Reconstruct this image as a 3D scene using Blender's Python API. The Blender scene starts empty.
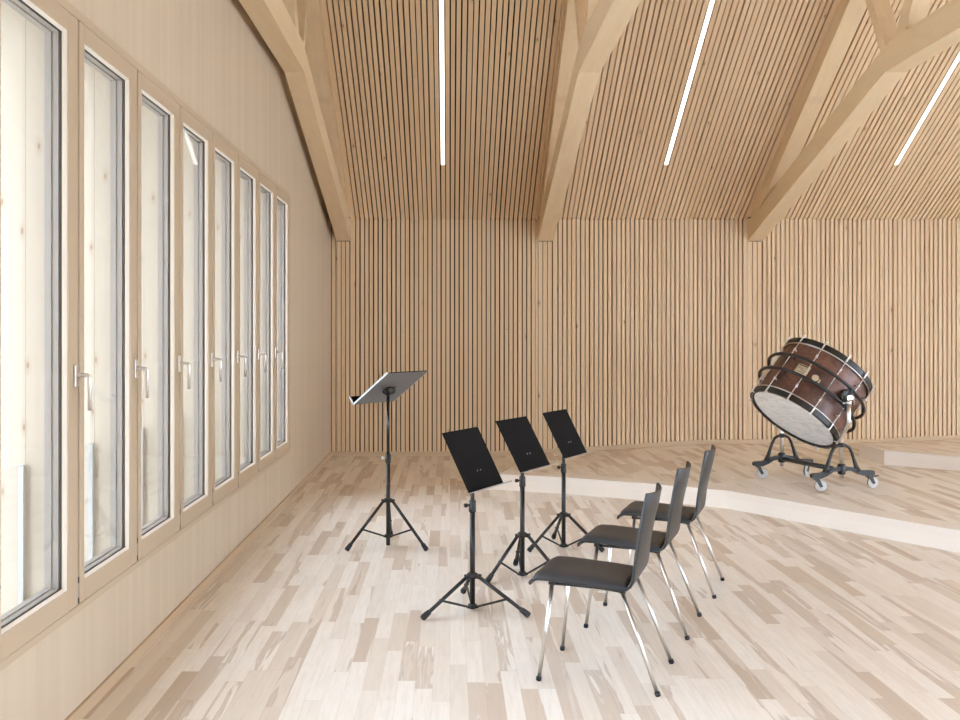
import bpy, bmesh, math, random
from math import sin, cos, pi, radians as R
from mathutils import Vector, Matrix
rnd = random.Random(7)
SC = bpy.context.scene
COL = SC.collection

# ------------------------------------------------------------------ helpers
class MB:
    """collects shapes into one mesh"""
    def __init__(s): s.bm = bmesh.new(); s.uv = s.bm.loops.layers.uv.new('UVMap')
    def face(s, vs, uvs=None, smooth=False):
        try: f = s.bm.faces.new(vs)
        except ValueError: return None
        f.smooth = smooth
        if uvs:
            for l, u in zip(f.loops, uvs): l[s.uv].uv = u
        return f
    def v(s, p): return s.bm.verts.new(p)
    def box(s, a, b, M=None, bevel=0):
        x0, y0, z0 = a; x1, y1, z1 = b
        P = [Vector(p) for p in ((x0,y0,z0),(x1,y0,z0),(x1,y1,z0),(x0,y1,z0),(x0,y0,z1),(x1,y0,z1),(x1,y1,z1),(x0,y1,z1))]
        if M is not None: P = [M @ p for p in P]
        vs = [s.v(p) for p in P]
        fs = [s.face([vs[i] for i in q]) for q in ((0,3,2,1),(4,5,6,7),(0,1,5,4),(1,2,6,5),(2,3,7,6),(3,0,4,7))]
        if bevel:
            es = list({e for f in fs for e in f.edges})
            bmesh.ops.bevel(s.bm, geom=es, offset=bevel, segments=2, profile=.5, affect='EDGES')
        return s
    def prism(s, poly, ext, M=None):
        """poly: list of 3D points, ext: extrusion vector"""
        e = Vector(ext)
        A = [Vector(p) for p in poly]; B = [p + e for p in A]
        if M is not None: A = [M @ p for p in A]; B = [M @ p for p in B]
        a = [s.v(p) for p in A]; b = [s.v(p) for p in B]; n = len(a)
        s.face(list(reversed(a))); s.face(b)
        for i in range(n): s.face([a[i], a[(i+1) % n], b[(i+1) % n], b[i]])
        return s
    def tube(s, pts, r, n=10, closed=False, cap=True, smooth=True):
        P = [Vector(p) for p in pts]; m = len(P)
        rr = r if isinstance(r, (list, tuple)) else [r]*m
        T = []
        for i in range(m):
            if closed: t = P[(i+1) % m] - P[i-1]
            else: t = P[min(i+1, m-1)] - P[max(i-1, 0)]
            T.append(t.normalized())
        u = T[0].orthogonal().normalized(); rings = []
        for i in range(m):
            u = (u - T[i]*u.dot(T[i]))
            u = u.normalized() if u.length > 1e-6 else T[i].orthogonal().normalized()
            w = T[i].cross(u)
            rings.append([s.v(P[i] + (u*cos(2*pi*k/n) + w*sin(2*pi*k/n))*rr[i]) for k in range(n)])
        for i in range(m if closed else m-1):
            a = rings[i]; b = rings[(i+1) % m]
            for k in range(n): s.face([a[k], a[(k+1) % n], b[(k+1) % n], b[k]], smooth=smooth)
        if cap and not closed:
            s.face(list(reversed(rings[0]))); s.face(rings[-1])
        return s
    def lathe(s, prof, c=(0,0,0), axis=(0,0,1), n=24, smooth=True, cap=True):
        """prof: (radius, along axis)"""
        ax = Vector(axis).normalized(); u = ax.orthogonal().normalized(); w = ax.cross(u); c = Vector(c)
        rings = []
        for r, h in prof:
            rings.append([s.v(c + ax*h + (u*cos(2*pi*k/n) + w*sin(2*pi*k/n))*r) for k in range(n)])
        for a, b in zip(rings, rings[1:]):
            for k in range(n): s.face([a[k], a[(k+1) % n], b[(k+1) % n], b[k]], smooth=smooth)
        if cap:
            s.face(list(reversed(rings[0]))); s.face(rings[-1])
        return s
    def grid(s, rows, smooth=True):
        V = [[s.v(p) for p in r] for r in rows]
        for i in range(len(V)-1):
            for j in range(len(V[0])-1):
                s.face([V[i][j], V[i][j+1], V[i+1][j+1], V[i+1][j]], smooth=smooth)
        return V
    def build(s, name, mat, parent=None, recalc=True, weld=False):
        if weld: bmesh.ops.remove_doubles(s.bm, verts=s.bm.verts, dist=1e-5)
        if recalc: bmesh.ops.recalc_face_normals(s.bm, faces=s.bm.faces)
        me = bpy.data.meshes.new(name); s.bm.to_mesh(me); s.bm.free()
        me.materials.append(mat)
        o = bpy.data.objects.new(name, me); COL.objects.link(o)
        if parent is not None: o.parent = parent
        return o

def tag(o, label=None, cat=None, group=None, kind=None):
    if label: o['label'] = label
    if cat: o['category'] = cat
    if group: o['group'] = group
    if kind: o['kind'] = kind
    return o
def empty(name, loc=(0,0,0), rz=0, **k):
    o = bpy.data.objects.new(name, None); COL.objects.link(o)
    o.location = loc; o.rotation_euler = (0, 0, rz); o.empty_display_size = .1
    return tag(o, **k)
def struct(o): o['kind'] = 'structure'; return o
def copy_tree(o, parent=None):
    c = o.copy(); COL.objects.link(c)
    if parent is not None: c.parent = parent
    for ch in list(o.children): copy_tree(ch, c)
    return c
def lerp_table(t, x):
    if x <= t[0][0]: return t[0][1]
    for (a, b), (c, d) in zip(t, t[1:]):
        if x <= c: return b + (d-b)*(x-a)/(c-a)
    return t[-1][1]

# ------------------------------------------------------------------ materials
class NT:
    def __init__(s, name):
        s.m = bpy.data.materials.new(name); s.m.use_nodes = True
        s.t = s.m.node_tree; s.b = s.t.nodes['Principled BSDF']
    def n(s, ty, **k):
        d = s.t.nodes.new(ty)
        for a, b in k.items(): setattr(d, a, b)
        return d
    def l(s, a, b): s.t.links.new(a, b)
    def math(s, op, a, b=None, clamp=False):
        d = s.n('ShaderNodeMath', operation=op); d.use_clamp = clamp
        for i, x in enumerate((a, b)):
            if x is None: continue
            if isinstance(x, (int, float)): d.inputs[i].default_value = x
            else: s.l(x, d.inputs[i])
        return d.outputs[0]
    def mix(s, f, a, b, bt='MIX'):
        d = s.n('ShaderNodeMix', data_type='RGBA', blend_type=bt)
        for i, x in ((0, f), (6, a), (7, b)):
            if isinstance(x, (int, float)): d.inputs[i].default_value = x
            elif isinstance(x, tuple): d.inputs[i].default_value = (*x, 1) if len(x) == 3 else x
            else: s.l(x, d.inputs[i])
        return d.outputs[2]
    def ramp(s, f, stops):
        d = s.n('ShaderNodeValToRGB'); e = d.color_ramp.elements
        while len(e) < len(stops): e.new(.5)
        for q, (p, c) in zip(e, stops):
            q.position = p; q.color = (*c, 1) if isinstance(c, tuple) else (c, c, c, 1)
        s.l(f, d.inputs[0]); return d.outputs[0]
    def noise(s, vec, scale, detail=2, rough=.5, dist=0):
        d = s.n('ShaderNodeTexNoise'); d.inputs['Scale'].default_value = scale
        d.inputs['Detail'].default_value = detail; d.inputs['Roughness'].default_value = rough
        d.inputs['Distortion'].default_value = dist
        s.l(vec, d.inputs['Vector']); return d.outputs[0]
    def vscale(s, vec, sc):
        d = s.n('ShaderNodeVectorMath', operation='MULTIPLY'); s.l(vec, d.inputs[0]); d.inputs[1].default_value = sc
        return d.outputs[0]
    def vadd(s, a, b):
        d = s.n('ShaderNodeVectorMath', operation='ADD'); s.l(a, d.inputs[0]); s.l(b, d.inputs[1]); return d.outputs[0]
    def coords(s, kind='Object'): return s.n('ShaderNodeTexCoord').outputs[kind]
    def set(s, **k):
        for a, b in k.items(): s.b.inputs[a].default_value = b
        return s

def plain(name, col, rough=.5, metal=0, spec=.5, coat=0):
    m = NT(name); m.set(Roughness=rough, Metallic=metal)
    m.b.inputs['Base Color'].default_value = (*col, 1)
    m.b.inputs['Specular IOR Level'].default_value = spec
    m.b.inputs['Coat Weight'].default_value = coat
    # faint procedural unevenness of the finish
    c = m.coords(); n = m.noise(c, 60, 3)
    m.l(m.math('ADD', m.math('MULTIPLY', n, .12), rough-.06, True), m.b.inputs['Roughness'])
    return m.m

def wood(name, c0, c1, grain=(1,1,1), scale=1.0, island=.35, streak=.35, knots=0, knotcol=(.30,.17,.08), rough=.55, kind='Object', spec=.3, lam=None, knotscale=3.0, kax=None):
    """timber: grain = per-axis stretch (small along the fibre)"""
    m = NT(name); c = m.coords(kind)
    isl = m.n('ShaderNodeNewGeometry').outputs['Random Per Island']
    off = m.n('ShaderNodeCombineXYZ')
    for i, k in enumerate((37., 91., 53.)): m.l(m.math('MULTIPLY', isl, k), off.inputs[i])
    v = m.vadd(c, off.outputs[0])
    g = m.vscale(v, tuple(x*scale for x in grain))
    n1 = m.noise(g, 9, 5, .6, .5)
    n2 = m.noise(g, 45, 3, .6)
    f = m.math('ADD', m.math('MULTIPLY', m.math('SUBTRACT', n1, .5), 1.6*streak), m.math('MULTIPLY', m.math('SUBTRACT', n2, .5), .8*streak))
    f = m.math('ADD', f, m.math('MULTIPLY', m.math('SUBTRACT', isl, .5), island*2))
    f = m.math('ADD', f, .5, True)
    if lam:   # glued lamellas: axis index, width, strength
        ax, w, st = lam
        sp = m.n('ShaderNodeSeparateXYZ'); m.l(c, sp.inputs[0])
        k = m.math('FLOOR', m.math('DIVIDE', sp.outputs[ax], w))
        wn = m.n('ShaderNodeTexWhiteNoise', noise_dimensions='1D'); m.l(k, wn.inputs['W'])
        f = m.math('ADD', f, m.math('MULTIPLY', m.math('SUBTRACT', wn.outputs['Value'], .5), st), True)
    col = m.mix(f, c0, c1)
    if knots:
        kv = m.vscale(v, tuple(.35 + .65*min(1, x) for x in grain))
        vo = m.n('ShaderNodeTexVoronoi')
        if kax:
            vo.voronoi_dimensions = '2D'; s2 = m.n('ShaderNodeSeparateXYZ'); m.l(kv, s2.inputs[0]); cb = m.n('ShaderNodeCombineXYZ')
            m.l(s2.outputs[kax[0]], cb.inputs[0]); m.l(s2.outputs[kax[1]], cb.inputs[1]); kv = cb.outputs[0]
        vo.inputs['Scale'].default_value = knotscale; m.l(kv, vo.inputs['Vector'])
        d = m.math('MULTIPLY', vo.outputs['Distance'], 1.0)
        cs = m.n('ShaderNodeSeparateColor'); m.l(vo.outputs['Color'], cs.inputs[0])
        has = m.math('LESS_THAN', cs.outputs[0], knots)
        core = m.math('SUBTRACT', 1.0, m.math('DIVIDE', d, .055), True)
        halo = m.math('MULTIPLY', m.math('SUBTRACT', 1.0, m.math('DIVIDE', d, .16), True), .35)
        kk = m.math('MULTIPLY', m.math('MAXIMUM', m.math('MINIMUM', m.math('MULTIPLY', core, 2.2), .85), halo), has)
        col = m.mix(kk, col, knotcol)
    m.l(col, m.b.inputs['Base Color'])
    m.set(Roughness=rough); m.b.inputs['Specular IOR Level'].default_value = spec
    return m.m

def parquet(name):
    m = NT(name); c = m.coords()
    sp = m.n('ShaderNodeSeparateXYZ'); m.l(c, sp.inputs[0]); X, Y = sp.outputs[0], sp.outputs[1]
    W, L = .074, .66
    k = m.math('FLOOR', m.math('DIVIDE', X, W))
    w1 = m.n('ShaderNodeTexWhiteNoise', noise_dimensions='1D'); m.l(k, w1.inputs['W'])
    rl = w1.outputs['Value']
    lw = m.math('ADD', m.math('MULTIPLY', rl, .30), L-.15)
    q = m.math('DIVIDE', m.math('ADD', Y, m.math('MULTIPLY', rl, 17.3)), lw)
    j = m.math('FLOOR', q)
    # uneven end joints
    idv = m.n('ShaderNodeCombineXYZ'); m.l(k, idv.inputs[0]); m.l(j, idv.inputs[1])
    w2 = m.n('ShaderNodeTexWhiteNoise', noise_dimensions='3D'); m.l(idv.outputs[0], w2.inputs['Vector'])
    cs = m.n('ShaderNodeSeparateColor'); m.l(w2.outputs['Color'], cs.inputs[0])
    r1, r2, r3 = cs.outputs
    off = m.vscale(w2.outputs['Color'], (40., 40., 40.))
    v = m.vadd(c, off)
    g = m.vscale(v, (1., .08, 1.))
    fine = m.noise(g, 60, 4, .6, .3)
    tone = m.ramp(r1, [(0., (.88,.835,.76)), (.5, (.86,.80,.715)), (.72, (.80,.73,.64)), (.9, (.74,.66,.56)), (1., (.67,.57,.46))])
    # brown heartwood with wandering edges on some boards
    g2 = m.vscale(v, (1., .055, 1.))
    h = m.noise(g2, 11, 3, .55, .5)
    thr = m.math('ADD', m.math('MULTIPLY', r2, .55), .42)
    hm = m.math('MULTIPLY', m.math('SUBTRACT', h, thr), 28., True)
    edge = m.math('SUBTRACT', 1.0, m.math('MULTIPLY', m.math('ABSOLUTE', m.math('SUBTRACT', h, thr)), 45.), True)
    col = m.mix(m.math('MULTIPLY', hm, .6), tone, (.52,.40,.295))
    col = m.mix(m.math('MULTIPLY', edge, .5), col, (.33,.215,.135))
    col = m.mix(m.math('MULTIPLY', m.math('SUBTRACT', fine, .42, True), .7), col, (.52,.41,.31))
    # joints
    fx = m.math('FRACT', m.math('DIVIDE', X, W)); fy = m.math('FRACT', q)
    jx = m.math('LESS_THAN', fx, .014); jy = m.math('LESS_THAN', fy, .0028)
    col = m.mix(m.math('MULTIPLY', m.math('MAXIMUM', jx, jy), .35), col, (.30,.21,.14))
    m.l(col, m.b.inputs['Base Color'])
    m.set(Roughness=.42); m.b.inputs['Specular IOR Level'].default_value = .38
    m.l(m.math('ADD', m.math('MULTIPLY', fine, .12), .36), m.b.inputs['Roughness'])
    return m.m

M = {}
M['slat'] = wood('slat_timber', (.63,.46,.285), (.725,.555,.36), (1,1,.05), 1.6, .22, .16, .10, (.30,.18,.10), .6, knotscale=5.5, kax=(0,2))
M['slat_roof'] = wood('roof_slat_timber', (.665,.49,.31), (.755,.585,.385), (1,.05,1), 1.6, .22, .16, .10, (.30,.18,.10), .6, knotscale=5.5, kax=(0,1))
M['felt'] = plain('black_acoustic_felt', (.018,.013,.010), .95, spec=.1)
M['beam'] = wood('glulam_spruce', (.64,.48,.30), (.785,.64,.43), (1,.045,.35), 2.4, .10, .55, .30, (.36,.22,.12), .55, knotscale=4.0, kax=(1,2))
M['wall'] = wood('pale_wall_board', (.53,.435,.32), (.615,.52,.395), (1,1,.035), 1.3, .05, .45, 0, rough=.6, lam=(1, .042, .45))
M['frame'] = wood('window_timber', (.45,.345,.23), (.535,.43,.31), (1,1,.06), 1.5, .10, .30, .03, (.45,.30,.18), .45)
M['frame_h'] = wood('window_timber_rail', (.45,.345,.23), (.535,.43,.31), (1,.06,1), 1.5, .10, .30, .03, (.45,.30,.18), .45)
M['fin'] = wood('spruce_reveal_board', (.42,.355,.27), (.48,.415,.325), (1,1,.05), 1.4, .12, .35, .6, (.27,.17,.10), .65, lam=(0, .095, .55), knotscale=9.0, kax=(0,2))
M['maple'] = wood('pale_maple_strip', (.77,.70,.615), (.83,.775,.70), (.10,1,1), 3.0, .22, .30, .03, (.45,.33,.22), .42, kind='UV')
M['base'] = wood('skirting_timber', (.50,.37,.235), (.58,.445,.30), (.06,.06,1), 2.0, .10, .30, 0, rough=.5)
M['floor'] = parquet('maple_parquet')
M['alu'] = plain('grey_aluminium', (.31,.275,.24), .5)
M['edge'] = plain('ground_glass_edge', (.50,.49,.46), .4)
M['bead'] = wood('glazing_bead_painted_lit', (.70,.62,.52), (.78,.70,.60), (1,1,.06), 1.5, .05, .2, 0, rough=.4)  # paler than the sash: light from outside is put into the colour
M['gasket'] = plain('black_gasket', (.02,.02,.02), .6)
M['steel'] = plain('brushed_steel', (.78,.75,.71), .42, 1)
M['chrome'] = plain('chrome', (.64,.61,.57), .30, 1)
M['black_metal'] = plain('black_powder_coat', (.0115,.0103,.0092), .42)
M['grey_metal'] = plain('dark_grey_metal', (.030,.0275,.025), .38)
M['desk_front'] = plain('matt_black_sheet', (.006,.006,.0065), .7, spec=.12)
M['desk_back'] = plain('grey_desk_sheet', (.11,.112,.115), .38, .35)
M['lit_edge'] = plain('desk_edge_painted_light', (.42,.41,.40), .45, .3)  # light caught by lips and desk edges, painted as a brighter tone
M['gloss'] = plain('gloss_black_tube', (.010,.010,.010), .16, spec=.7)
M['rubber'] = plain('black_rubber', (.018,.018,.018), .75)
M['shell'] = plain('black_stained_plywood', (.017,.017,.017), .40, spec=.45)
M['leather'] = plain('black_leather', (.036,.039,.044), .45, spec=.45)
M['ply_edge'] = plain('dark_edge', (.015,.013,.012), .5)
M['white_wheel'] = plain('pale_grey_wheel', (.50,.49,.48), .5)
M['gold'] = plain('cream_gold_plate', (.62,.52,.36), .45, .25)
M['ink'] = plain('brown_engraving', (.20,.14,.08), .6)
M['bounce_ground'] = plain('pale_bounce_ground', (.70,.69,.67), .8)  # ground colour kept pale so it throws light onto the ceiling

def shell_wood():
    m = NT('mahogany_drum_shell'); c = m.coords()
    g = m.vscale(c, (1., 1., 1.))
    n = m.noise(g, 4, 4, .6, 1.2); n2 = m.noise(m.vscale(c, (3., 3., 14.)), 9, 4, .65)
    f = m.math('ADD', m.math('MULTIPLY', n, .7), m.math('MULTIPLY', n2, .4), True)
    col = m.ramp(f, [(.32, (.028,.012,.008)), (.50, (.080,.033,.021)), (.68, (.21,.095,.062))])
    m.l(col, m.b.inputs['Base Color']); m.set(Roughness=.45); m.b.inputs['Coat Weight'].default_value = .08
    return m.m
M['drum_shell'] = shell_wood()
def calfskin():
    m = NT('mottled_calfskin'); c = m.coords()
    n = m.noise(m.vscale(c, (2.2, 7., 1.)), 4, 5, .7, .8)
    col = m.ramp(n, [(.34, (.60,.61,.60)), (.50, (.80,.81,.79)), (.70, (.90,.90,.88))])
    m.l(col, m.b.inputs['Base Color']); m.set(Roughness=.55); return m.m
M['skin'] = calfskin()
def glass():
    m = NT('window_glass'); t = m.t; t.nodes.remove(m.b); out = t.nodes['Material Output']
    tr = m.n('ShaderNodeBsdfTransparent'); tr.inputs[0].default_value = (.975,.98,.98,1)
    gl = m.n('ShaderNodeBsdfGlossy'); gl.inputs['Roughness'].default_value = .02
    ge = m.n('ShaderNodeNewGeometry'); dp = m.n('ShaderNodeVectorMath', operation='DOT_PRODUCT')
    m.l(ge.outputs['Incoming'], dp.inputs[0]); m.l(ge.outputs['Normal'], dp.inputs[1])
    g5 = m.math('POWER', m.math('SUBTRACT', 1.0, m.math('ABSOLUTE', dp.outputs['Value']), True), 5.0)
    fr = m.math('ADD', m.math('MULTIPLY', g5, .30), .025)
    mx = m.n('ShaderNodeMixShader'); m.l(fr, mx.inputs[0]); m.l(tr.outputs[0], mx.inputs[1]); m.l(gl.outputs[0], mx.inputs[2])
    m.l(mx.outputs[0], out.inputs['Surface']); return m.m
M['glass'] = glass()
def led():
    m = NT('led_diffuser'); c = m.coords(); n = m.noise(c, 2., 1)
    m.b.inputs['Base Color'].default_value = (.9,.88,.84,1)
    m.b.inputs['Emission Color'].default_value = (1., .955, .89, 1)
    m.b.inputs['Emission Strength'].default_value = LED
    return m.m

# ------------------------------------------------------------------ lighting values
SKY = 5.2
LED = 2.2
EXPOSURE = 1.06
M['led'] = led()

# ------------------------------------------------------------------ room dimensions
XL, XR = -1.44, 9.6
YB, YF = 11.55, -1.55
EAVE = 2.86
YR = (YB + YF)/2
PITCH = math.atan(.623)
RIDGE = EAVE + .623*(YB - YR)
P = .0545                     # slat pitch
SW = .0415                    # slat width
TRUSS = [(-1.372, -1.208), (1.066, 1.244), (3.603, 3.784)]
LIGHTS = [-.079, 2.425, 5.006]
HW = [(-2,0),(.45,0),(1.0,.02),(1.67,.06),(2.66,.125),(3.1,.147),(3.4,.15),(4.94,.15),(5.2,.158),(5.47,.178),(6.17,.205),(8,.3)]
def hw(x): return lerp_table(HW, x)
def roof(y): return EAVE + .623*(YB - y) if y >= YR else EAVE + .623*(y - YF)

# floor -------------------------------------------------------------
b = MB(); b.box((XL-.3, YF-.3, -.2), (XR+.3, YB+.3, 0)); struct(b.build('floor', M['floor']))

# stage platform with ramp at its left end -------------------------
F1 = [(.24,9.11),(.47,9.07),(1.04,8.86),(1.70,8.52),(2.35,8.12),(2.9,7.31),(3.46,6.48),(4.4,5.09),(6.0,2.73),(XR,2.73)]
H1 = [0,.15,.15,.15,.15,.15,.15,.15,.15,.15]
W1 = [.45,1.0,1.67,2.3,2.9,3.4,4.4,6.0,7.5,XR]
def offset_line(L, d):
    out = []
    for i in range(len(L)):
        a = Vector(L[max(i-1,0)]); c = Vector(L[min(i+1,len(L)-1)]); p = Vector(L[i])
        n1 = (p-a).normalized() if i else (c-p).normalized()
        n2 = (c-p).normalized() if i < len(L)-1 else n1
        t = (n1+n2).normalized(); n = Vector((-t.y, t.x)); k = d/max(.5, n.dot(Vector((-n1.y, n1.x))))
        out.append(tuple(p + n*k))
    return out
def platform(F, H, W, base, wallh, name):
    m = MB(); n = len(F); NS = 8
    rows = []
    for i in range(n):
        f = Vector((*F[i], H[i])); w = Vector((W[i], YB, wallh(W[i])))
        rows.append([f.lerp(w, k/NS) for k in range(NS+1)])
    m.grid(rows, smooth=False)
    return struct(m.build(name, M['floor'], recalc=False))
def strip(L, zlo, zhi, name, seg=1.3):
    """upright face of a riser made of long strips, with its own lengthwise UV"""
    m = MB(); s = 0
    for i in range(len(L)-1):
        a, c = Vector(L[i]), Vector(L[i+1]); ln = (c-a).length; k = max(1, round(ln/seg)); nrm = Vector((c.y-a.y, -(c.x-a.x))).normalized()*.0
        for j in range(k):
            p, q = a.lerp(c, j/k), a.lerp(c, (j+1)/k); u0, u1 = s+ln*j/k, s+ln*(j+1)/k
            za0, za1 = zlo[i]+(zlo[i+1]-zlo[i])*j/k, zlo[i]+(zlo[i+1]-zlo[i])*(j+1)/k
            zb0, zb1 = zhi[i]+(zhi[i+1]-zhi[i])*j/k, zhi[i]+(zhi[i+1]-zhi[i])*(j+1)/k
            cut = .45 if j % 2 else .62
            for (f0, f1) in ((0, cut), (cut, 1)):
                A0, A1 = za0+(zb0-za0)*f0, za1+(zb1-za1)*f0; B0, B1 = za0+(zb0-za0)*f1, za1+(zb1-za1)*f1
                vs = [m.v((p.x,p.y,A0)), m.v((q.x,q.y,A1)), m.v((q.x,q.y,B1)), m.v((p.x,p.y,B0))]
                m.face(vs, [(u0,A0),(u1,A1),(u1,B1),(u0,B0)])
        s += ln
    return struct(m.build(name, M['maple'], recalc=False))
def nosing(L, z, d, name):
    m = MB(); I = offset_line(L, d); s = 0
    for i in range(len(L)-1):
        a, c = L[i], L[i+1]; ai, ci = I[i], I[i+1]; ln = (Vector(c)-Vector(a)).length
        t = m.v((*a,z)), m.v((*c,z)), m.v((*ci,z)), m.v((*ai,z))
        m.face(t, [(s,0),(s+ln,0),(s+ln,d),(s,d)])
        e = m.v((*a,z)), m.v((*a,z-.012)), m.v((*c,z-.012)), m.v((*c,z))
        m.face(e, [(s,0),(s,-.01),(s+ln,-.01),(s+ln,0)])
        s += ln
    return struct(m.build(name, M['maple'], recalc=False))
pf = platform(F1, H1, W1, 0, hw, 'floor_stage')
strip(F1, [0]*len(F1), [h-.001 for h in H1], 'trim_1', 1.1)
nosing([(p[0], p[1]-.004) for p in F1[1:]], .1525, .24, 'trim_2')

U1 = [(4.42,10.31),(4.39,9.66),(4.88,9.14),(5.6,8.38),(8.4,5.4),(XR,5.4)]
HU = [.30]*6
WU = [4.96,5.3,5.8,6.5,8.2,XR]
platform(U1, HU, WU, .15, hw, 'floor_upper_stage')
strip([(4.96,11.54)]+U1, [.15]*7, [.151]+[.299]*6, 'trim_3', .9)
nosing([(p[0]-.002, p[1]-.003) for p in U1[1:]], .3025, .24, 'trim_4')

# back wall ---------------------------------------------------------
b = MB(); b.box((XL-.3, YB+.045, -.2), (XR+.3, YB+.25, EAVE+.25)); wb = struct(b.build('wall_back', M['felt']))
def in_truss(x):
    for a, c in TRUSS:
        if a-.004 <= x <= c+.004: return True
    return False
def layout():
    out = []; ed = [(XL+.004, TRUSS[0][0]-.002)] + [(TRUSS[i][1]+.003, (TRUSS[i+1][0] if i+1 < len(TRUSS) else XR)-.002) for i in range(len(TRUSS))]
    for (a, c) in ed:
        ls = [l for l in LIGHTS if a < l < c]
        x = a if not ls else ls[0] - P/2 - P*math.floor((ls[0]-P/2-a)/P)
        if ls and x - a > .010: out.append((a, max(.006, x-.006-a), False))
        if ls and 0 < x - a <= .010: out.append((a, x-a+.012, False))
        while x < c:
            w = min(SW + rnd.uniform(-.003, .003), c-x)
            m_ = x + P/2
            if w > .006: out.append((x+(P-SW)/2 if x+(P-SW)/2+w < c else x, w, any(abs(m_-l) < .01 for l in LIGHTS)))
            x += P
        lx, lw, ll = out[-1]; gap = c-(lx+lw)
        if gap > .022: out.append((lx+lw+.011, c-lx-lw-.011, False))
        elif gap > 0: out[-1] = (lx, c-lx, ll)
    for (a, c) in TRUSS:
        n = 3
        for i in range(n): out.append((a+.006+(c-a-.006)/n*i, (c-a-.006)/n-.009, False))
    return out
SLATS = layout()
b = MB()
for (x, w, lit) in SLATS:
    x0, x1 = x, x+w; y0 = YB + rnd.choice((0, 0, .002)) + rnd.uniform(0, .0015)
    zb = hw((x0+x1)/2) + .052
    ins = in_truss((x0+x1)/2)
    zt = 2.597 if ins else EAVE + .004
    if ins: y0 = YB + .016
    cuts = [zb]
    if rnd.random() < .55: cuts.append(rnd.uniform(.5, 2.5))
    cuts.append(zt)
    for a, c in zip(cuts, cuts[1:]): b.box((x0, y0, a), (x1, YB+.046, c - (.0012 if c != zt else 0)))
sl = struct(b.build('slat_cladding', M['slat'], wb))

# roof slopes: local x across, local y up the slope from the eave, local z into the roof
LEN = (YB-YR)/cos(PITCH)
def slope(name, yb, sgn):
    e = Vector((0, -sgn*cos(PITCH), sin(PITCH))); nz = Vector((0, sgn*sin(PITCH), cos(PITCH)))
    xv = Vector((1,0,0)); yv = e; zv = xv.cross(yv); q = -1 if sgn > 0 else 1
    def zb(a, b): return (min(a*q, b*q), max(a*q, b*q))
    Mx = Matrix.Translation((0, yb, EAVE)) @ Matrix((xv, yv, zv)).transposed().to_4x4()
    z0, z1 = zb(.045, .25); b = MB(); b.box((XL-.3, -.12, z0), (XR+.3, LEN+.1, z1)); c = b.build(name, M['felt']); c.matrix_world = Mx; struct(c)
    b = MB()
    for (x, w, lit) in SLATS:
        xc = x + w/2
        if not in_truss(xc):
            lit = lit and sgn > 0
            zz = rnd.choice((0, 0, .002)) + rnd.uniform(0, .0015)
            s0 = 0; cuts = [0.]
            t = rnd.uniform(1.0, 4.2)
            while t < LEN-.4: cuts.append(t); t += rnd.uniform(2.2, 4.5)
            cuts.append(LEN)
            z0, z1 = zb(zz, .046)
            if lit:   # slat stops below the light, the lamp takes its place
                lo, hi = L0S, L1S
                cuts = sorted(set([0., LEN]))
                b.box((x, 0, z0), (x+w, lo-.002, z1)); b.box((x, hi+.002, z0), (x+w, LEN, z1))
            else:
                for a, d in zip(cuts, cuts[1:]): b.box((x, a, z0), (x+w, d-.0015, z1))
    s = struct(b.build('slat_cladding', M['slat_roof'], c))
    return c, Mx
L0S = (YB-10.72)/cos(PITCH); L1S = L0S + 4.6
ceil, MC = slope('ceiling', YB, 1)
ceil2, MC2 = slope('ceiling_front', YF, -1)

# recessed light strips
LT = ['left', 'middle', 'right']
names = ['recessed linear ceiling light nearest the window wall, left of the second truss', 'recessed linear ceiling light between the second and third roof trusses', 'recessed linear ceiling light right of the rightmost visible roof truss']
for i, lx in enumerate(LIGHTS[:3]):
    t = empty('ceiling_light', MC @ Vector((lx, L0S, 0)), label=names[i], cat='light', group='recessed strip lights in the slatted ceiling')
    t.rotation_euler = (MC.to_euler())
    hwid = .0195
    b = MB(); b.box((-hwid, 0, -.012), (hwid, 4.6, -.001)); b.build('diffuser', M['led'], t)
    b = MB()
    b.box((-hwid-.009, -.003, -.031), (-hwid, 4.603, 0)); b.box((hwid, -.003, -.031), (hwid+.009, 4.603, 0))
    b.box((-hwid, -.003, -.031), (hwid, -.0005, 0)); b.box((-hwid, 4.6005, -.031), (hwid, 4.603, 0)); b.box((-hwid, -.0005, -.031), (hwid, 4.6005, -.0125))
    b.build('housing', M['frame'], t)

# gable walls -------------------------------------------------------
WP = .695; WY1 = 8.555; NW = 13; WY0 = WY1 - NW*WP; WZ0, WZ1 = .417, 2.742
def gable(x0, x1, name):
    b = MB(); y0, y1 = WY0-.006, WY1+.006
    b.box((x0, YF-.25, -.1), (x1, YB+.032, WZ0))
    b.box((x0, YF-.25, WZ0), (x1, y0, WZ1)); b.box((x0, y1, WZ0), (x1, YB+.032, WZ1))
    top = [(x0, YF-.25, WZ1), (x0, YB+.032, WZ1), (x0, YB+.032, EAVE+.02), (x0, YR, RIDGE+.03), (x0, YF-.25, EAVE-.1)]
    b.prism(top, (x1-x0, 0, 0))
    return struct(b.build(name, M['wall']))
gable(XL-.16, XL, 'wall_left'); gable(XR, XR+.16, 'wall_right')

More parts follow.
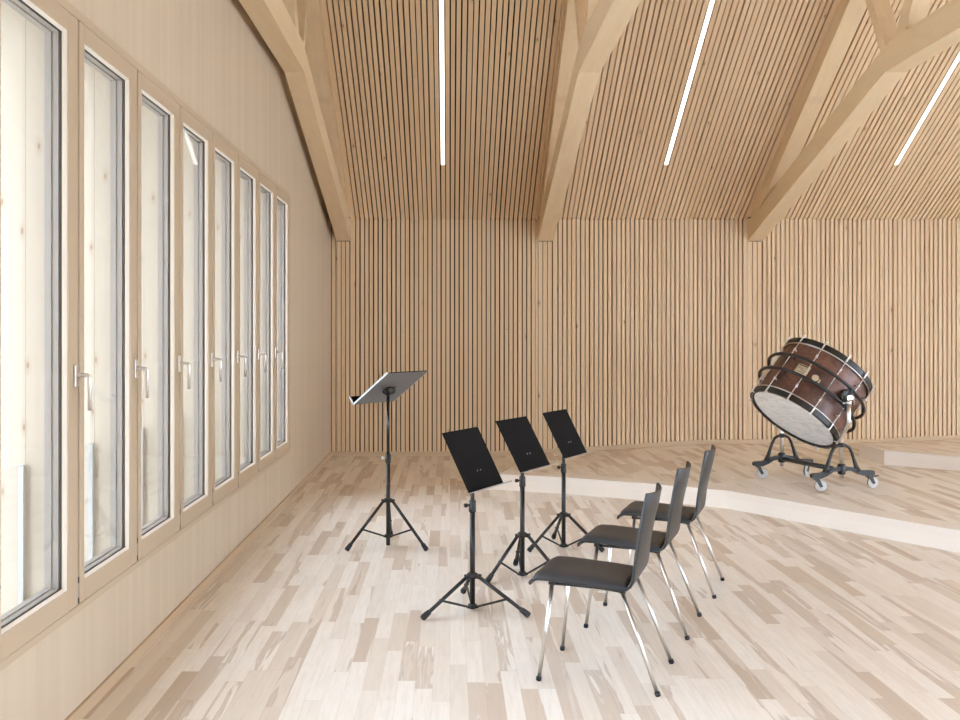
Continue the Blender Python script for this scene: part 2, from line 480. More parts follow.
def make_window(first):
    """local origin: gap line at the near end of the sash, inner wall face, floor level; +x into the room, +y along the wall"""
    t = empty('window_1'); struct(t)
    g = .009; ya, yb_ = g, WP-g; z0, z1 = .4472, 2.7038
    sl_, sr_, st_, sb_ = .048, .092, .070, .082
    # sash
    s = MB(); f = .006
    s.box((-.0285, ya, z0), (f, ya+sl_, z1), bevel=.002); s.box((-.0285, yb_-sr_, z0), (f, yb_, z1), bevel=.002)
    sash = s.build('sash', M['frame'], t)
    s = MB()
    s.box((-.0285, ya+sl_, z1-st_), (f, yb_-sr_, z1)); s.box((-.0285, ya+sl_, z0), (f, yb_-sr_, z0+sb_))
    s.build('rail', M['frame_h'], sash)
    # glazing bead, chamfered
    o = (ya+sl_, yb_-sr_, z0+sb_, z1-st_); w = .006
    i_ = (o[0]+w, o[1]-w, o[2]+w, o[3]-w)
    s = MB()
    A = [(.000,o[0],o[2]),(.000,o[1],o[2]),(.000,o[1],o[3]),(.000,o[0],o[3])]
    B = [(-.010,i_[0],i_[2]),(-.010,i_[1],i_[2]),(-.010,i_[1],i_[3]),(-.010,i_[0],i_[3])]
    C = [(-.018,i_[0],i_[2]),(-.018,i_[1],i_[2]),(-.018,i_[1],i_[3]),(-.018,i_[0],i_[3])]
    Va, Vb, Vc = [[s.v(p) for p in q] for q in (A, B, C)]
    for k in range(4):
        n = (k+1) % 4; s.face([Va[k],Va[n],Vb[n],Vb[k]]); s.face([Vb[k],Vb[n],Vc[n],Vc[k]])
    s.build('glazing_bead', M['bead'], sash, recalc=False)
    # gasket line and pane
    s = MB(); q = .0022
    s.box((-.021,i_[0]-q,i_[2]-q),(-.017,i_[0]+q,i_[3]+q)); s.box((-.021,i_[1]-q,i_[2]-q),(-.017,i_[1]+q,i_[3]+q))
    s.box((-.021,i_[0],i_[2]-q),(-.017,i_[1],i_[2]+q)); s.box((-.021,i_[0],i_[3]-q),(-.017,i_[1],i_[3]+q))
    s.build('gasket', M['gasket'], sash)
    s = MB(); s.box((-.028,i_[0]-.004,i_[2]-.004),(-.022,i_[1]+.004,i_[3]+.004)); s.build('glass_pane', M['glass'], sash)
    # outer aluminium frame with a stepped profile
    s = MB()
    for (xa, xb, e) in ((-.055,-.029,.0),(-.080,-.055,.004)):
        s.box((xa,ya,z0),(xb,i_[0]+e,z1)); s.box((xa,i_[1]-e,z0),(xb,yb_,z1))
        s.box((xa,i_[0]+e,z0),(xb,i_[1]-e,i_[2]+e)); s.box((xa,i_[0]+e,i_[3]-e),(xb,i_[1]-e,z1))
    s.build('outer_frame', M['alu'], t)
    # hinge at the foot of the gap
    s = MB(); s.box((-.006, yb_+.001, .452), (.005, yb_+.017, .472)); s.build('hinge', M['gasket'], t)
    s = MB(); s.box((-.006, yb_+.001, .53), (.005, yb_+.017, .552)); s.build('hinge', M['gasket'], t)
    s = MB(); s.box((-.006, yb_+.001, .473), (.004, yb_+.015, .529)); s.build('hinge_plate', M['alu'], t)
    # glass balustrade outside, in the reveal
    s = MB(); s.box((-.178, -.095, .20), (-.166, WP-.105, 1.0)); s.build('balustrade_glass', M['glass'], t)
    s = MB(); s.box((-.181, WP-.105, .20), (-.163, WP-.101, 1.0)); s.build('balustrade_edge', M['edge'], t)
    s = MB(); s.box((-.181, -.099, .20), (-.163, -.095, 1.0)); s.build('balustrade_edge', M['edge'], t)
    # handle
    if True:
        hz = 1.335; hy = yb_-.030
        s = MB(); s.box((f, hy-.015, hz-.045), (f+.010, hy+.015, hz+.040), bevel=.003); h = s.build('handle', M['steel'], sash)
        s = MB(); s.tube([(f+.008,hy,hz),(.052,hy,hz),(.060,hy,hz-.004),(.063,hy,hz-.012),(.063,hy,hz-.135)], .0075, 10)
        hh = s.build('handle_lever', M['steel'], sash)
    return t
w0 = make_window(True)
wins = []
for k in range(NW):
    o = w0 if k == 0 else copy_tree(w0)
    o.location = (XL, WY1-(k+1)*WP, 0); o.name = 'window_%d' % (k+1); wins.append(o)
# the last sash at the far end is fixed: no handle
for ch in [c for k in (0, 8, 9, 10, 11, 12) for c in wins[k].children]:
    if ch.name.startswith('sash'):
        for g in list(ch.children):
            if g.name.startswith('handle'): bpy.data.objects.remove(g)
# surround trim and the dark frame behind the gaps
b = MB(); b.box((XL-.05, WY0-.006, WZ0), (XL+.006, WY1+.006, .446)); b.box((XL-.05, WY0-.006, 2.705), (XL+.006, WY1+.006, WZ1))
b.box((XL-.05, WY1-.001, .446), (XL+.006, WY1+.006, 2.705)); struct(b.build('trim_5', M['frame_h']))
b = MB()
for k in range(NW+1):
    y = WY0 + k*WP; b.box((XL-.05, y-.0088, .447), (XL-.026, y+.0088, 2.704))
struct(b.build('trim_6', M['base']))
# timber fins between the windows outside, sill and head boards
for k in range(NW-9, NW+1):
    y = WY0 + k*WP
    b = MB(); b.box((XL-.52, y-.085, -.05), (XL-.162, y+.085, 2.95)); struct(b.build('trim_%d' % (7+k), M['fin']))
    b = MB(); b.box((XL-.161, y-.085, .40), (XL-.081, y+.085, 2.76)); struct(b.build('trim_%d' % (30+k), M['fin']))
b = MB(); b.box((XL-.58, WY1-9*WP-.085, 2.78), (XL-.162, WY1+.085, 2.95)); struct(b.build('trim_50', M['fin']))

# baseboards --------------------------------------------------------
b = MB(); b.box((XL, YF, 0), (XL+.014, YB, .052)); struct(b.build('baseboard_left', M['base']))
b = MB(); xs = [XL+.014 + i*.2 for i in range(int((XR-XL)/.2))] + [XR]
for a, c in zip(xs, xs[1:]):
    ha, hc = hw(a), hw(c)
    b.prism([(a,YB-.014,ha),(c,YB-.014,hc),(c,YB-.014,hc+.052),(a,YB-.014,ha+.052)], (0,.045,0))
struct(b.build('baseboard_back', M['base'], weld=True))

# front wall (behind the camera) with a band of windows ---------------
b = MB(); y0, y1 = YF-.25, YF
FX0, FX1, FZ0, FZ1 = 1.4, 9.2, .12, 2.72
b.box((XL-.16,y0,-.1),(XR+.16,y1,FZ0)); b.box((XL-.16,y0,FZ1),(XR+.16,y1,EAVE+.1))
b.box((XL-.16,y0,FZ0),(FX0,y1,FZ1)); b.box((FX1,y0,FZ0),(XR+.16,y1,FZ1))
struct(b.build('wall_front', M['wall']))
nf = 6; wf = (FX1-FX0)/nf
for k in range(nf):
    xa = FX0 + k*wf; xb = xa + wf
    t = empty('window_%d' % (20+k), (xa, YF-.12, 0)); struct(t)
    s = MB(); s.box((0,-.04,FZ0),(.06,.04,FZ1)); s.box((wf-.06,-.04,FZ0),(wf,.04,FZ1)); s.box((.06,-.04,FZ0),(wf-.06,.04,FZ0+.07)); s.box((.06,-.04,FZ1-.07),(wf-.06,.04,FZ1))
    s.build('window_frame', M['frame'], t)
    s = MB(); s.box((.06,-.004,FZ0+.07),(wf-.06,.004,FZ1-.07)); s.build('glass_pane', M['glass'], t)
# right gable: plain glazed band in its opening
t = empty('window_40', (XR+.08, WY0, 0)); struct(t)
s = MB(); L = WY1-WY0
for k in range(7):
    y = L*k/6; s.box((-.04,y-.04,WZ0),(.04,y+.04,WZ1))
s.box((-.04,0,WZ0),(.04,L,WZ0+.07)); s.box((-.04,0,WZ1-.07),(.04,L,WZ1)); s.build('window_frame', M['frame'], t)
s = MB(); s.box((-.004,0,WZ0+.07),(.004,L,WZ1-.07)); s.build('glass_pane', M['glass'], t)

# unseen ground outside, made pale to bounce light up through the windows
b = MB(); b.box((-30,-30,-.6),(40,40,-.25)); struct(b.build('ground_outside', M['bounce_ground']))

# ------------------------------------------------------------------ roof trusses
TL = ['leftmost glued timber roof truss, standing tight against the window wall',
      'glued timber roof truss second from the window wall, in the middle of the picture',
      'glued timber roof truss meeting the slat wall just left of the bass drum']
def truss(x0, x1, label):
    t = empty('roof_truss', ((x0+x1)/2, YB, 2.605), label=label, cat="roof truss", group="timber roof trusses")
    W = x1-x0; hx = W/2
    def pr(poly): return [(-hx, y-YB, z-2.605) for (y, z) in poly]
    def mir(poly): return [(2*YR-y, z) for (y, z) in reversed(poly)]
    K = 7.90                                             # where the bottom chord turns level
    low = [(YB+.044,2.605),(YB,2.605),(K+.02,3.655),(2*YR-K-.02,3.655),(YF+.05,2.65),(YF+.05,2.91),(2*YR-K+.05,3.885),(K-.05,3.885),(YB-.95,3.115),(YB-.28,2.875),(YB+.044,2.865)]
    b = MB(); b.prism(pr(low), (W,0,0))
    lc = b.build('bottom_chord', M['beam'], t)
    def up(side):
        q = [(YB-.02, roof(YB-.02)+.015),(YR, RIDGE+.015),(YR, RIDGE-.21),(YB-.9, roof(YB-.9)-.20),(YB-.3, roof(YB-.3)-.19)]
        return q if side > 0 else mir(q)
    for sd in (1,-1):
        b = MB(); b.prism(pr(up(sd)), (W,0,0)); b.build('top_chord', M['beam'], t)
    # web struts: one square to the roof, one leaning to the ridge, mirrored
    def bar(p, q, w):
        p = Vector(p); q = Vector(q); d = (q-p).normalized(); n = Vector((-d.y, d.x))*w/2
        return [tuple(p-n), tuple(p+n), tuple(q+n), tuple(q-n)]
    ya = 8.42; A = bar((7.985,3.86),(ya,roof(ya)-.15),.095)
    yc = 6.55; Bq = bar((7.70,3.86),(yc,roof(yc)-.15),.15)
    for q in (A, Bq):
        for sd in (1,-1):
            g = q if sd > 0 else mir(q)
            b = MB(); b.prism([(-hx*.8, y-YB, z-2.605) for (y,z) in g], (W*.8,0,0)); b.build('strut', M['beam'], t)
    return t
for (a, c), lb in zip(TRUSS, TL): truss(a, c, lb)

# ------------------------------------------------------------------ music stands
def music_stand(loc, rz, collar, foot_r, legang, desk_c, phi, tilt, w, d, lip, label, knob_z, pole_top, big=False, hub=.03):
    t = empty('music_stand', (*loc, 0), 0, label=label, cat='music stand', group=None if big else 'small black music stands before the chairs')
    lx, ly = loc
    def L(p): return Vector((p[0]-lx, p[1]-ly, p[2]))
    s = MB(); s.tube([(0,0,.012),(0,0,knob_z-.01)], .0145, 14); s.build('pole', M['black_metal'], t)
    s = MB(); s.tube([(0,0,knob_z-.04),(0,0,pole_top)], .0115, 12); s.build('inner_pole', M['gloss'] if big else M['grey_metal'], t)
    # height clamp with knob
    s = MB(); s.lathe([(.0185,knob_z-.05),(.0195,knob_z-.045),(.0195,knob_z+.01),(.016,knob_z+.014)], n=16); cl = s.build('height_clamp', M['black_metal'], t)
    s = MB(); s.lathe([(.006,.017),(.006,.028),(.011,.029),(.011,.045),(.008,.047)], c=(0,0,knob_z-.012), axis=(-.95,-.3,0), n=12); s.build('clamp_knob', M['chrome'] if big else M['black_metal'], cl)
    # tripod
    s = MB(); s.lathe([(.018,collar-.020),(.029,collar-.016),(.029,collar+.006),(.021,collar+.012)], n=18)
    for a in legang: s.box((.018,-.0115,collar-.016),(.048,.0115,collar+.006), Matrix.Rotation(a,4,'Z'))
    s.build('leg_collar', M['black_metal'], t)
    s = MB(); s.lathe([(.015,hub-.014),(.024,hub-.011),(.024,hub+.009),(.015,hub+.012)], n=16)
    for a in legang: s.box((.014,-.006,hub-.008),(.034,.006,hub+.006), Matrix.Rotation(a,4,'Z'))
    s.build('brace_hub', M['black_metal'], t)
    for a in legang:
        c, q = cos(a), sin(a)
        top = Vector((.036*c,.036*q,collar-.006)); ft = Vector((foot_r*c,foot_r*q,.012)); dr = (ft-top).normalized()
        s = MB(); s.tube([top, ft-dr*.03], .0105, 10); lg = s.build('leg', M['black_metal'], t)
        s = MB(); s.tube([ft-dr*.055, ft-dr*.05, ft-dr*.008, ft], [.012,.0145,.0175,.0140], 12); s.build('rubber_foot', M['rubber'], lg)
        mid = top.lerp(ft, .58); hb = Vector((.030*c,.030*q,hub)); sd = Vector((-q,c,0))*.007
        s = MB(); s.tube([hb, mid], .0062, 8); s.tube([mid-sd*2, mid+sd*2], .006, 8); s.build('brace', M['black_metal'], t)
    # desk: own frame, u across, v up the slope, n out of the front
    u = Vector((cos(phi), sin(phi), 0)); vh = Vector((-sin(phi), cos(phi), 0)); v = vh*cos(tilt) + Vector((0,0,1))*sin(tilt); n = u.cross(v)
    Md = Matrix((u, v, n)).transposed().to_4x4(); Md.translation = L(desk_c)
    s = MB()
    r = .008
    s.box((-w/2,-d/2,-.0015),(w/2,d/2,.0015), bevel=.0006)
    dk = s.build('desk', M['desk_front'], t); dk.matrix_local = Md
    if True:
        s = MB(); s.box((-w/2+.002,-d/2+.002,-.0032),(w/2-.002,d/2-.002,-.0017)); s.build('desk_back', M['desk_back'] if big else M['black_metal'], dk)
    s = MB(); dp = 0 if big else -.014; yb = -d/2
    s.prism([(-w/2,yb-.0015,-.0015),(-w/2,yb+.0015,-.0015),(-w/2,yb+dp+.0012,lip-.002),(-w/2,yb+dp+.005,lip-.002),(-w/2,yb+dp+.005,lip),(-w/2,yb+dp-.0012,lip)], (w,0,0)); s.build('lip', M['lit_edge'] if not big else M['desk_front'], dk)  # small stands: reflected light on the lip is painted into its tone
    if big:   # rolled side edges, their lit look painted in as a brighter tone
        for sg in (-1,1):
            s = MB(); s.prism([(sg*w/2-.003,-d/2-.003,-.005),(sg*w/2-.003,d/2,-.005),(sg*w/2-.003,d/2,.007),(sg*w/2-.003,-d/2+.008,.007),(sg*w/2-.003,-d/2+.008,lip),(sg*w/2-.003,-d/2-.003,lip)], (.006,0,0))
            s.build('edge_strip', M['lit_edge'], dk)
    else:
        for sx in (-.018,.018):
            s = MB(); s.lathe([(.0035,.0016),(.0035,.003),(.002,.0038)], c=(sx,-d/2+d*.30,0), n=10); s.build('screw', M['chrome'], dk)
    # tilt bracket between pole and desk
    mt = Md @ Vector((0, -.02 if big else -d*.20, -.003)); pt = Vector((0,0,pole_top))
    s = MB()
    s.tube([pt-Vector((0,0,.03)), pt+Vector((0,0,.012))], .0135, 12)
    s.tube([pt, pt.lerp(mt,.6), mt], .010, 10)
    s.lathe([(.012,-.024),(.022,-.020),(.022,.020),(.012,.024)], c=pt.lerp(mt,.55), axis=tuple(u), n=16)
    s.lathe([(.004,.02),(.004,.035),(.013,.036),(.013,.050)], c=pt.lerp(mt,.55), axis=tuple(u), n=12)
    s.build('tilt_bracket', M['black_metal'], t)
    if big:
        s = MB(); s.lathe([(.010,-.035),(.034,-.030),(.034,.030),(.010,.035)], c=pt.lerp(mt,.7), axis=tuple(u), n=18); s.build('tilt_knuckle', M['black_metal'], t)
    s = MB(); s.box((-.045,-.03+(-.02 if big else -d*.2),-.006),(.045,.03+(-.02 if big else -d*.2),-.0033)); s.build('mounting_plate', M['black_metal'], dk)
    return t
D2 = [R(95), R(215), R(335)]
music_stand((-.432,6.67), 0, .329, .318, [R(90),R(210),R(330)], (-.412,6.673,1.1135), pi+.9375, pi-2.5107, .4356, .3851, .062,
            'tall music stand by the windows, its wide desk tilted with the grey back in view', .635, 1.075, True, .078)
fit = [((.121,5.154),.190,.328,(.126,5.136,.819),1.049,1.0794,.62,[R(98),R(216),R(334)],.578),
       ((.443,5.85),.262,.270,(.450,5.849,.817),1.0044,1.0523,.62,D2,.603),
       ((.788,6.624),.238,.288,(.800,6.637,.797),1.0339,1.0821,.60,[R(98),R(208),R(332)],.575)]
lb = ['small black music stand nearest the camera of the three before the chairs',
      'small black music stand in the middle of the three before the chairs',
      'small black music stand farthest from the camera of the three before the chairs']
for (loc, col_, fr, dc, ph, tl, pt, la, kz), s_ in zip(fit, lb):
    music_stand(loc, 0, col_, fr, la, dc, ph, tl, .393, .342, .055, s_, kz, .70, False, .022)

# ------------------------------------------------------------------ chairs
def make_chair():
    t = empty('stacking_chair', label='x', cat='chair', group='black chairs with chrome legs facing the music stands')
    prof = [(.306,.400),(.301,.415),(.289,.427),(.262,.435),(.20,.436),(.10,.431),(0,.426),(-.06,.421),(-.097,.420),(-.120,.424),(-.135,.436),(-.144,.458),(-.150,.50),(-.156,.56),(-.164,.62),(-.174,.69),(-.186,.76),(-.197,.818)]
    NV = 14; rows = []
    for i, (x, z) in enumerate(prof):
        f = i/(len(prof)-1); row = []
        wd = .203 if x > -.1 else .203 - .038*min(1, (z-.42)/.4)
        if i == 0: wd -= .030
        elif i == 1: wd -= .012
        elif i == 2: wd -= .004
        if i == len(prof)-1: wd -= .008
        for j in range(NV+1):
            q = j/NV*2-1; y = wd*q
            k = max(0, min(1, (z-.43)/.32)) if x < -.12 else 0
            bow = -.031*k*(1-q*q)
            dish = -.006*(1-q*q) if x > -.1 and 2 < i else 0
            zz = z + dish
            if i == len(prof)-1: zz += .006*q*q
            row.append((x+bow, y, zz))
        rows.append(row)
    s = MB(); s.grid(rows)
    sh = s.build('seat_shell', M['shell'], t, recalc=True)
    so = sh.modifiers.new('thick', 'SOLIDIFY'); so.thickness = .012; so.offset = 0
    be = sh.modifiers.new('edge', 'BEVEL'); be.width = .003; be.segments = 2; be.limit_method = 'ANGLE'; be.angle_limit = R(50)
    # padded seat cover
    top = []; pp = [(.297,.420),(.287,.433),(.262,.4425),(.20,.4435),(.10,.4385),(0,.4335),(-.06,.4285),(-.10,.4285),(-.118,.434)]
    N2 = 14; rows = []; rb = []
    for i, (x, z) in enumerate(pp):
        a = []; bb = []
        e = min(1, min(i, len(pp)-1-i)/1.6)
        for j in range(N2+1):
            q = j/N2*2-1; y = (.196 - (.02 if i == 0 else 0))*q
            edge = (1-abs(q)**6)
            a.append((x, y, z + .022*edge*(.25+.75*math.sqrt(e)) - .006*(1-q*q))); bb.append((x, y, z - .004 - .006*(1-q*q)))
        rows.append(a); rb.append(bb)
    s = MB(); A = s.grid(rows); B = s.grid(rb)
    nr, nc = len(A), len(A[0])
    for i in range(nr-1):
        for j in (0, nc-1): s.face([A[i][j],A[i+1][j],B[i+1][j],B[i][j]], smooth=True)
    for j in range(nc-1):
        for i in (0, nr-1): s.face([A[i][j],A[i][j+1],B[i][j+1],B[i][j]], smooth=True)
    s.build('seat_pad', M['leather'], t)
    # under-seat frame
    s = MB()
    for sg in (-1,1): s.tube([(.205,sg*.160,.412),(.0,sg*.155,.410),(-.098,sg*.163,.404)], .006, 10)
    s.tube([(.205,-.160,.414),(.205,.160,.414)], .006, 10); s.tube([(-.098,-.163,.405),(-.098,.163,.405)], .006, 10)
    for sg in (-1,1):
        s.box((.192,sg*.160-.012,.408),(.222,sg*.160+.012,.428)); s.box((-.110,sg*.163-.011,.400),(-.086,sg*.163+.011,.416))
    s.build('under_frame', M['black_metal'], t)
    for y_ in (.196, -.206):
        s = MB(); s.box((-.035,y_,.402),(.0,y_+.010,.411), bevel=.002); s.build('linking_clip', M['chrome'], t)
    for (a, c) in (((.207,.162,.41),(.255,.2115,0)),((.207,-.162,.41),(.255,-.2115,0)),((-.098,.165,.402),(-.254,.209,0)),((-.098,-.165,.402),(-.254,-.209,0))):
        a = Vector(a); c = Vector(c); d = (c-a).normalized()
        s = MB(); s.tube([a, c-d*.010], .0088, 12); lg = s.build('leg', M['chrome'], t)
        s = MB(); s.tube([c-d*.021, c-d*.019, c-d*.004, c+Vector((0,0,.0005))], [.0095,.0118,.0118,.009], 12); s.build('foot_cap', M['rubber'], lg)
    return t
ch = make_chair()
CH = [((.6935,4.2135),-20.6,'black padded chair with chrome legs nearest the camera, first in the row of three'),
      ((1.0045,4.940),-22.5,'black padded chair with chrome legs in the middle of the row of three'),
      ((1.333,5.660),-22.0,'black padded chair with chrome legs farthest from the camera, last in the row of three')]
for i, (p, a, l) in enumerate(CH):
    o = ch if i == 0 else copy_tree(ch)
    o.location = (*p, 0); o.rotation_euler = (0, 0, R(180+a)); o['label'] = l

# ------------------------------------------------------------------ bass drum and its rolling stand
TH = R(18.5); CX_, CY_ = 3.222, 8.54; PLAT = .15; PZ = .804
st = empty('drum_stand', (CX_, CY_, PLAT), TH, label='black wheeled stand with two arched end frames and chrome posts holding the bass drum', cat='drum stand')
HB = .395; HP = .482
def end_frame(y, sgn):
    m = MB()
    # low bridge bar, thick at the ends
    bot = [(-.312,.120),(-.290,.108),(-.225,.108),(-.16,.128),(-.10,.158),(-.045,.166),(0,.150)]
    top = [(0,.200),(-.045,.200),(-.10,.190),(-.16,.168),(-.21,.156),(-.290,.154),(-.312,.146)]
    half = bot + top
    full = [(x,z) for x,z in bot] + [(-x*1.09,z) for x,z in reversed(bot[:-1])] + [(-x*1.09,z) for x,z in reversed(top[1:])] + [(x,z) for x,z in top]
    m.prism([(x, y-.019, z) for x,z in full], (0,.038,0))
    f = m.build('end_frame', M['black_metal'], st)
    a = MB(); pts = []
    key = [(-.165,.155),(-.150,.20),(-.128,.262),(-.105,.322),(-.078,.362),(-.040,.380),(0,.384)]
    pts = [(x,y,z) for x,z in key] + [(-x,y,z) for x,z in reversed(key[:-1])]
    a.tube(pts, [.030,.019,.0145,.0135,.0135,.0135,.0135,.0135,.0135,.0135,.0145,.019,.030], 12)
    a.build('arch', M['black_metal'], f)
    h = MB(); h.lathe([(.030,.135),(.032,.14),(.032,.215),(.026,.222)], c=(0,y,0), n=18)
    h.build('post_socket', M['black_metal'], f)
    h = MB(); h.tube([(-.03,y,.19),(-.06,y,.19)], .006, 8); h.lathe([(.014,.0),(.014,.012)], c=(-.06,y,.19), axis=(-1,0,0), n=12); h.build('locking_knob', M['chrome'], f)
    h = MB(); h.lathe([(.020,.365),(.024,.37),(.024,.402),(.020,.405)], c=(0,y,0), n=16); h.build('arch_collar', M['black_metal'], f)
    # post: straight, then cranked outwards to clear the drum
    yo = sgn*HP
    p = MB(); p.tube([(0,y,.10),(0,y,.43),(0,y+(yo-y)*.08,.455),(0,y+(yo-y)*.92,.565),(0,yo,.59),(0,yo,PZ-.01)], .0175, 14); p.build('post', M['chrome'], st)
    k = MB()
    k.lathe([(.023,PZ-.085),(.023,PZ-.02)], c=(0,yo,0), n=14)
    k.box((-.032,yo-.022,PZ-.03),(.028,yo+.022,PZ+.012), bevel=.004)
    k.tube([(.028,yo,PZ),(.050,yo,PZ-.005),(.054,yo,PZ-.07)], .006, 8)
    k.tube([(-.02,yo,PZ-.055),(-.062,yo,PZ-.055)], .006, 8); k.build('post_clamp', M['chrome'], st)
    g = MB(); g.lathe([(.045,.0),(.060,.006),(.060,.030),(.045,.036)], c=(0,yo-sgn*.052,PZ), axis=(0,sgn,0), n=24); g.build('pivot_disc', M['black_metal'], st)
end_frame(-HB, -1); end_frame(HB, 1)
s = MB(); s.tube([(0,-HB,.168),(0,HB,.168)], .021, 14); s.build('cross_beam', M['grey_metal'], st)
def caster(x, y, ang, brake=False):
    Mx = Matrix.Translation((x, y, 0)) @ Matrix.Rotation(ang, 4, 'Z')
    m = MB()
    for sg in (-1,1): m.prism([Mx @ Vector(q) for q in ((-.016,sg*.021,.112),(.022,sg*.021,.112),(.052,sg*.021,.045),(.030,sg*.021,.036))], Mx.to_3x3() @ Vector((0,-sg*.005,0)))
    m.box((-.020,-.022,.098),(.026,.022,.113), Mx)
    m.tube([Mx @ Vector((0,0,.110)), Mx @ Vector((0,0,.135))], .012, 10)
    if brake: m.box((.03,-.017,.088),(.105,.017,.097), Mx @ Matrix.Rotation(R(-8),4,'Y'), bevel=.003)
    c = m.build('caster', M['grey_metal'], st)
    ax = Mx.to_3x3() @ Vector((0,1,0)); ctr = Mx @ Vector((.036,0,.0492))
    w = MB(); w.lathe([(.010,-.0145),(.040,-.0145),(.048,-.009),(.048,.009),(.040,.0145),(.010,.0145)], c=ctr, axis=tuple(ax), n=28); w.build('wheel', M['white_wheel'], c)
    q = MB(); q.lathe([(.0482,-.004),(.049,-.003),(.049,.003),(.0482,.004)], c=ctr, axis=tuple(ax), n=28, cap=False); q.build('tyre', M['rubber'], c)
caster(-.262,-HB,R(-25)); caster(.288,-HB,R(-8),True); caster(-.262,HB,R(-35)); caster(.290,HB,R(-150),True)
# two suspension hoops round the drum, joined at the pivots
PSI = R(50); axl = Vector((cos(PSI),0,sin(PSI))); e1 = Vector((0,-1,0)); e2 = axl.cross(e1).normalized()
ctr = Vector((0,0,PZ)); RR = .458
dr = empty('bass_drum', label='large dark brown bass drum with mottled white head, tilted on wheeled stand', cat='bass drum')
Mz = Matrix.Translation((CX_,CY_,PLAT)) @ Matrix.Rotation(TH,4,'Z') @ Matrix.Translation(ctr) @ Matrix((e1, e2, axl)).transposed().to_4x4()
dr.matrix_world = Mz
MST = Matrix.Translation((CX_,CY_,PLAT)) @ Matrix.Rotation(TH,4,'Z')
for o_ in (-.078,.078):
    pts = []
    for k in range(72):
        a = 2*pi*k/72; pts.append(ctr + axl*o_ + (e1*cos(a)+e2*sin(a))*RR)
    s = MB(); s.tube(pts, .0145, 10, closed=True); s.build('suspension_hoop', M['black_metal'], dr).matrix_local = Mz.inverted() @ MST
for sg in (-1,1):
    c0 = ctr + e1*sg*RR
    s = MB(); s.tube([c0-axl*.078, c0+axl*.078], .014, 10); s.build('pivot_bar', M['black_metal'], dr).matrix_local = Mz.inverted() @ MST
for k in (0, 3, 6, 9):   # short struts that carry the shell
    a = 2*pi*(k+.5)/12; q = e1*cos(a)+e2*sin(a)
    for o_ in (-.078,.078):
        s = MB(); s.tube([ctr+axl*o_+q*(.398), ctr+axl*o_+q*RR], .006, 8); s.build('hoop_bracket', M['black_metal'], dr).matrix_local = Mz.inverted() @ MST

# the drum, local z along its axis
RS, HL = .397, .302
s = MB(); s.lathe([(RS,-HL+.02),(RS,HL-.02)], n=72, cap=False); s.build('shell', M['drum_shell'], dr)
for sg in (-1,1):
    s = MB(); z = sg*HL
    pr = [(RS+.001,z-sg*.052),(RS+.019,z-sg*.052),(RS+.022,z-sg*.047),(RS+.022,z-sg*.004),(RS+.018,z),(RS-.006,z),(RS-.012,z-sg*.006),(RS-.012,z-sg*.016),(RS+.001,z-sg*.018),(RS+.001,z-sg*.052)]
    s.lathe(pr, n=72, cap=False, smooth=False); s.build('hoop', M['black_metal'], dr)
    s = MB(); s.tube([((RS+.014)*cos(2*pi*k/72)*1.0,(RS+.014)*sin(2*pi*k/72)*1.0,z-sg*.058) for k in range(72)], .0065, 8, closed=True); s.build('flesh_hoop', M['chrome'], dr)
    s = MB(); s.lathe([(.0005,z-sg*.012),(.20,z-sg*.012),(RS+.001,z-sg*.014)], n=72, cap=False); s.build('drum_head', M['skin'], dr)
NR = 12; ROT = R(-6)
def rod():
    m = MB(); z = HL; r = RS+.030
    m.tube([(r,0,.0),(r,0,z-.01)], .0036, 8)
    m.tube([(r,0,.148),(r,0,.176)], .0095, 10); m.tube([(RS,0,.162),(r,0,.162)], .007, 8)                 # lug stud
    m.box((RS+.0245,-.0065,z-.050),(RS+.034,.0065,z+.006), bevel=.002); m.box((RS+.004,-.0075,z+.0005),(RS+.034,.0075,z+.007), bevel=.002)   # claw
    m.tube([(r,0,z),(r,0,z+.020)], .0045, 8); m.tube([(r,-.016,z+.020),(r,.016,z+.020)], .0040, 8)      # T handle
    return m.build('tension_rod', M['steel'], dr)
r0 = rod(); first = True
for sg in (1,-1):
    for k in range(NR):
        o = r0 if first else r0.copy()
        if not first: COL.objects.link(o); o.parent = dr
        first = False
        o.matrix_local = Matrix.Rotation(2*pi*(k+.5)/NR+ROT, 4, 'Z') @ (Matrix.Identity(4) if sg > 0 else Matrix.Rotation(pi, 4, 'X'))
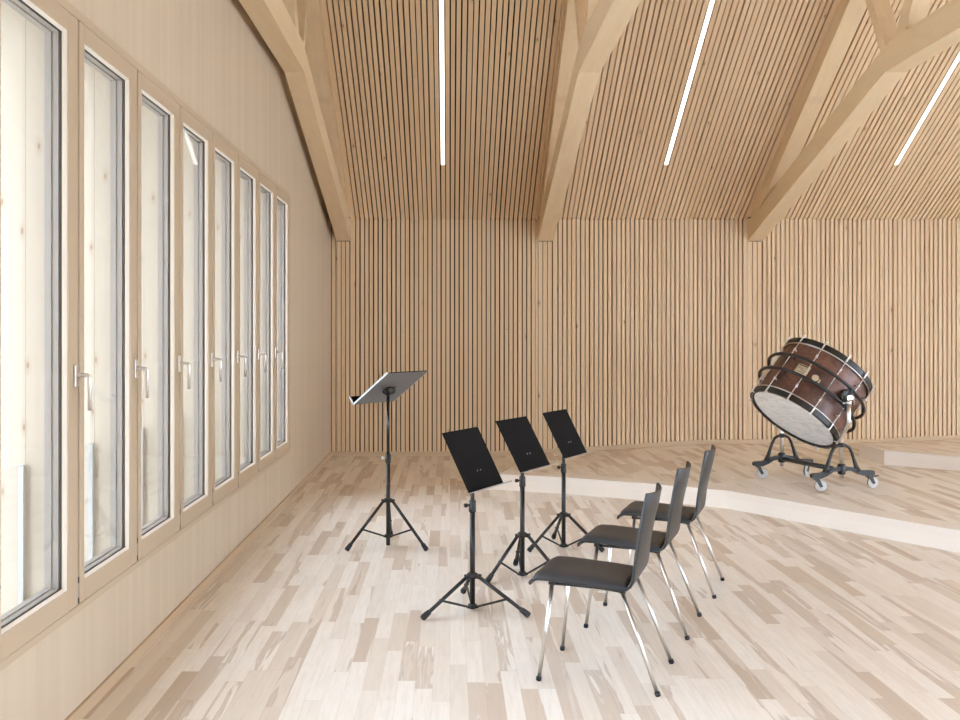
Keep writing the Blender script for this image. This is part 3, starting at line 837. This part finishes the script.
def on_shell(a0, z0, w, h, lift, name, mat, parent, n=8):
    m = MB(); rows = []
    for i in range(n+1):
        a = a0 + (i/n-.5)*w/RS
        rows.append([((RS+lift)*cos(a),(RS+lift)*sin(a),z0-h/2),((RS+lift)*cos(a),(RS+lift)*sin(a),z0+h/2)])
    m.grid(rows); o = m.build(name, mat, parent)
    so = o.modifiers.new('thick','SOLIDIFY'); so.thickness = .002; so.offset = -1
    return o
BADGE = R(-58)
pl = on_shell(BADGE, -.005, .115, .118, .003, 'name_plate', M['gold'], dr)
for (da, dz, w_, h_) in ((0,.042,.085,.010),(-.012,.012,.05,.006),(.012,-.004,.045,.006),(0,-.022,.06,.006)):
    on_shell(BADGE+da/RS*1.0, dz, w_, h_, .0045, 'engraving', M['ink'], pl, 4)
m = MB(); ca = R(-39)
m.lathe([(.0005,.0),(.029,.0),(.029,.004),(.0005,.004)], c=((RS+.0005)*cos(ca),(RS+.0005)*sin(ca),-.012), axis=(cos(ca),sin(ca),0), n=24, smooth=False); m.build('emblem', M['gold'], dr)
on_shell(ca+R(6), -.020, .012, .036, .003, 'emblem_bar', M['gold'], dr, 4)

# ------------------------------------------------------------------ light
W = bpy.data.worlds.new('World'); SC.world = W; W.use_nodes = True; nt = W.node_tree
bg = nt.nodes['Background']; bg.inputs['Color'].default_value = (.81, .938, 1.135, 1); bg.inputs['Strength'].default_value = SKY

# ------------------------------------------------------------------ camera
cd = bpy.data.cameras.new('camera'); cam = bpy.data.objects.new('camera', cd); COL.objects.link(cam)
cam.location = (0, 0, 1.5); cam.rotation_euler = (R(90), 0, 0)
cd.sensor_width = 36; cd.lens = 36*955/960; cd.shift_x = 30/960; cd.shift_y = -28/960; cd.clip_start = .05
SC.camera = cam
vs = SC.view_settings; vs.view_transform = 'Standard'; vs.look = 'None'; vs.exposure = EXPOSURE; vs.gamma = 1; vs.use_curve_mapping = False
cy = SC.cycles; cy.max_bounces = 12; cy.diffuse_bounces = 8; cy.glossy_bounces = 4; cy.transparent_max_bounces = 16
cy.sample_clamp_indirect = 8; cy.use_denoising = True; cy.caustics_reflective = False; cy.caustics_refractive = False
